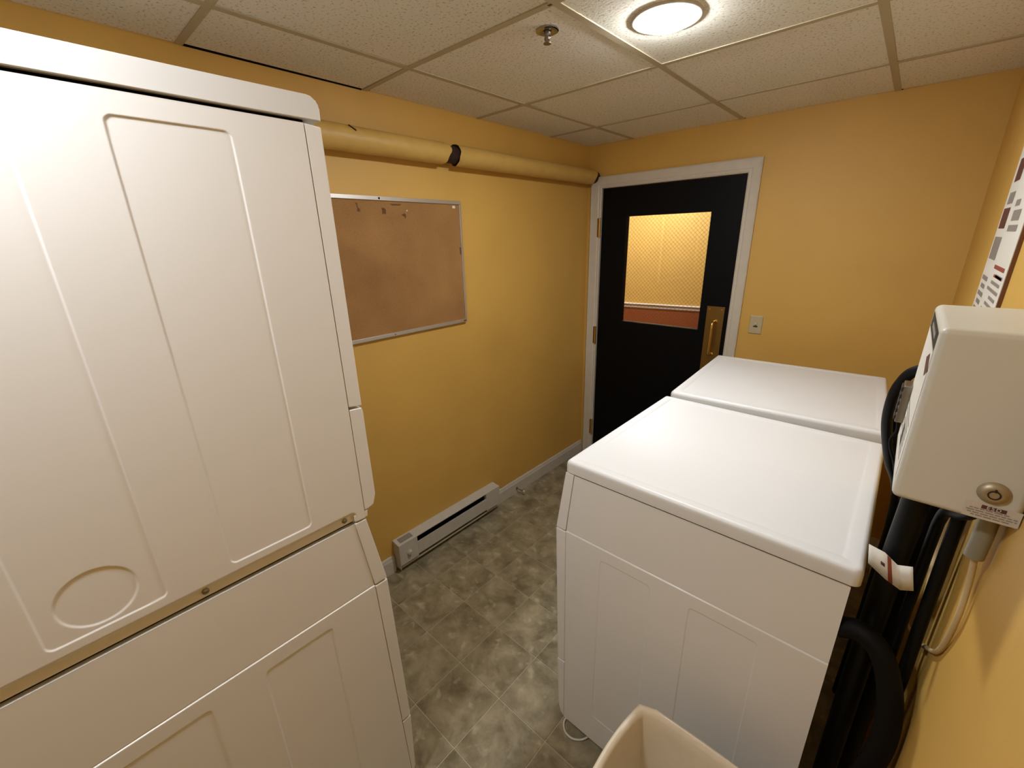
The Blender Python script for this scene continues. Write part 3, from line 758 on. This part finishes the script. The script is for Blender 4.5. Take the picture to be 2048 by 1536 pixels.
# ================================================================== hoses and cables behind the machines
GH = 'black hoses behind the machines'
def hose(pts, r, label, M=RUBBER, name='water_hose', group=GH, cat='hose', n=14):
    o = tube(name, pts, r, M, None, n=n); return tag(o, label, cat, group)
hose([(1.930, -1.70, 1.47), (1.885, -1.66, 1.475), at(1832, 742, y=-1.63), at(1802, 766, y=-1.62), at(1784, 800, y=-1.62), at(1774, 850, y=-1.60), (1.842, -1.56, 1.22), (1.876, -1.52, 1.10), (1.880, -1.52, .80), (1.876, -1.52, .45)], .0105, 'outer black hose arching from behind the payment box')
hose([(1.930, -1.68, 1.43), (1.89, -1.64, 1.432), at(1828, 782, y=-1.60), at(1808, 800, y=-1.59), at(1795, 840, y=-1.58), at(1786, 885, y=-1.57), (1.866, -1.56, 1.20), (1.902, -1.56, 1.08), (1.906, -1.56, .75), (1.900, -1.56, .40)], .0135, 'thicker inner black hose arching down beside the payment box')
hose([(1.93, -1.66, 1.42), at(1806, 815, y=-1.64), at(1797, 838, y=-1.64), at(1794, 862, y=-1.64), at(1780, 890, y=-1.64), (1.868, -1.62, 1.19), (1.89, -1.60, 1.05), (1.885, -1.60, .7)], .0030, 'thin dark cord hanging beside the thick black hose', M=RUBBER2, name='thin_cord', group=None, cat='cord')
hose([(1.918, -1.722, 1.335), (1.918, -1.722, 1.20), (1.916, -1.72, 1.05), (1.914, -1.72, .80), (1.912, -1.72, .42)], .0215, 'thick black drain hose hanging straight below the payment box', name='drain_hose')
hose([(1.886, -1.795, 1.342), (1.883, -1.793, 1.20), (1.880, -1.79, 1.06), (1.878, -1.79, .80), (1.878, -1.79, .40)], .021, 'black hose hanging in the gap close behind the near machine', name='drain_hose')
hose([(1.8285, -1.852, .950), (1.862, -1.860, .966), (1.898, -1.872, .945), (1.926, -1.888, .87), (1.936, -1.895, .76), (1.922, -1.892, .63), (1.885, -1.88, .50), (1.87, -1.87, .35)], .0205, 'black hose bowing out from the back of the near machine', M=RUBBER2)
hose([(1.943, -1.80, 1.344), (1.942, -1.80, 1.20), (1.941, -1.81, 1.10), (1.940, -1.82, 1.00), (1.940, -1.83, .90), (1.940, -1.835, .65)], .010, 'thin black hose along the wall under the payment box')
hose([(1.941, -1.935, 1.334), (1.934, -1.91, 1.305), (1.928, -1.87, 1.28), (1.925, -1.81, 1.25), (1.924, -1.778, 1.22), (1.923, -1.768, 1.15), (1.923, -1.768, .85)], .0090, 'dark cable bending from the conduit under the payment box', M=RUBBER, name='black_cable', cat='cable', group=None)
cn = tube('flexible_conduit', [(1.946, -1.955, 1.3445), (1.946, -1.957, 1.30), (1.945, -1.958, 1.262)], .0115, GREYCON, n=16)
tag(cn, 'grey conduit stub under the payment box', 'conduit')
tag(tube('beige_cable', [(1.947, -1.955, 1.262), (1.953, -1.945, 1.21), (1.956, -1.944, 1.14), (1.959, -1.915, 1.06), (1.959, -1.88, 1.01), (1.959, -1.80, .95), (1.959, -1.70, .88), (1.959, -1.55, .80), (1.959, -1.40, .72)], .0042, BEIGECABLE, n=10), 'pale beige cable curving down the right wall from the conduit', 'cable')
tag(tube('pale_cable', [(1.958, -1.60, 1.35), (1.958, -1.585, 1.16), (1.958, -1.60, 1.05), (1.957, -1.66, .98), (1.956, -1.70, .92)], .0055, BEIGECABLE, n=10), 'pale cable running straight down behind the black hoses', 'cable')
# paper tag on a hose
tg = empty('paper_tag', (1.875, -1.84, 1.06))
base = [at(1738, 1088, y=-1.835), at(1770, 1105, y=-1.845), at(1795, 1130, y=-1.85), at(1826, 1134, y=-1.855)]
low = [at(1736, 1126, y=-1.835), at(1770, 1158, y=-1.845), at(1800, 1180, y=-1.85), at(1827, 1182, y=-1.855)]
def lerp(L, t):
    t *= len(L)-1; i = min(int(t), len(L)-2); return L[i].lerp(L[i+1], t-i)
def strip(name, t0, t1, M, off=0, s0=0, s1=1, par=None, n=12):
    bm = bmesh.new(); rows = []
    for k in range(n+1):
        t = t0+(t1-t0)*k/n; a_, b = lerp(low, t), lerp(base, t)
        rows.append([bm.verts.new(a_.lerp(b, s0)+Vector((0, -off, 0))), bm.verts.new(a_.lerp(b, s1)+Vector((0, -off, 0)))])
    for k in range(n): bm.faces.new((rows[k][0], rows[k+1][0], rows[k+1][1], rows[k][1]))
    o = finish(name, bm, M, par or tg, smooth=True, recalc=False)
    md = o.modifiers.new('thick', 'SOLIDIFY'); md.thickness = .0004; md.offset = 0
    return o
strip('tag_sheet', 0, 1, PAPER)
strip('red_stripe', .40, .50, REDP, .0006); strip('print_mark', .25, .33, MAROON, .0006, .45, .58)
tag(tg, 'curled white paper tag with a red stripe among the black hoses', 'tag')

# white cord under the near machine
tag(tube('white_cord', [(1.20, -1.84, .012), (1.165, -1.855, .006), (1.170, -1.880, .005), (1.192, -1.897, .005), (1.222, -1.897, .005), (1.25, -1.876, .006), (1.27, -1.84, .012)], .0035, WHITECABLE, n=10), 'loop of thin white cord on the floor under the near washing machine', 'cord')

# waste bin
wb = empty('waste_bin', (1.67, -2.19, 0))
def bin_ring(bm, ins, z, bow):
    out = []
    for u, v in rrect(1.499+ins, 1.845-ins, -2.345+ins, -2.012-ins, max(.004, .018-ins*.1), 5):
        # sides bow outwards a little between the corners
        tx = (v+2.1785)/.1665; ty = (u-1.672)/.173
        bx = bow*max(0, 1-tx*tx); by = bow*.35*max(0, 1-ty*ty)
        u += bx*(1 if u > 1.672 else -1)*(abs(ty)**3); v += by*(1 if v > -2.1785 else -1)*(abs(tx)**3)
        out.append(bm.verts.new((u, v, z)))
    return out
bm = bmesh.new()
prof = [(.055, 0), (.050, .006), (.012, .560), (.004, .566), (-.003, .575), (-.002, .590), (.002, .598), (.007, .600), (.012, .597), (.016, .586), (.018, .56), (.054, .012)]
def bin_pts(ins, z):
    r = []; n = 14; x0, x1, y0, y1 = 1.499+ins, 1.845-ins, -2.345+ins, -2.012-ins; c = .014; bow = .016
    def edge(p, q, nx, ny):
        for k in range(n):
            t = (k+.0)/n; b = bow*(1-(2*t-1)**2); r.append((p[0]+(q[0]-p[0])*t+nx*b, p[1]+(q[1]-p[1])*t+ny*b*.25))
    edge((x0, y1-c), (x0, y0+c), -1, 0); edge((x0+c, y0), (x1-c, y0), 0, -1); edge((x1, y0+c), (x1, y1-c), 1, 0); edge((x1-c, y1), (x0+c, y1), 0, 1)
    return [bm.verts.new((u, v, z)) for u, v in r]
rings = [bin_pts(i, z) for i, z in prof]; m_ = len(rings[0])
for i in range(len(rings)-1):
    for k in range(m_): bm.faces.new((rings[i][k], rings[i][(k+1) % m_], rings[i+1][(k+1) % m_], rings[i+1][k]))
bm.faces.new(rings[0]); bm.faces.new(rings[-1])
finish('bin_body', bm, CREAM, wb, smooth=True, sharp=50)
tag(wb, 'cream plastic bin with a rolled rim in front of the near washing machine', 'bin')
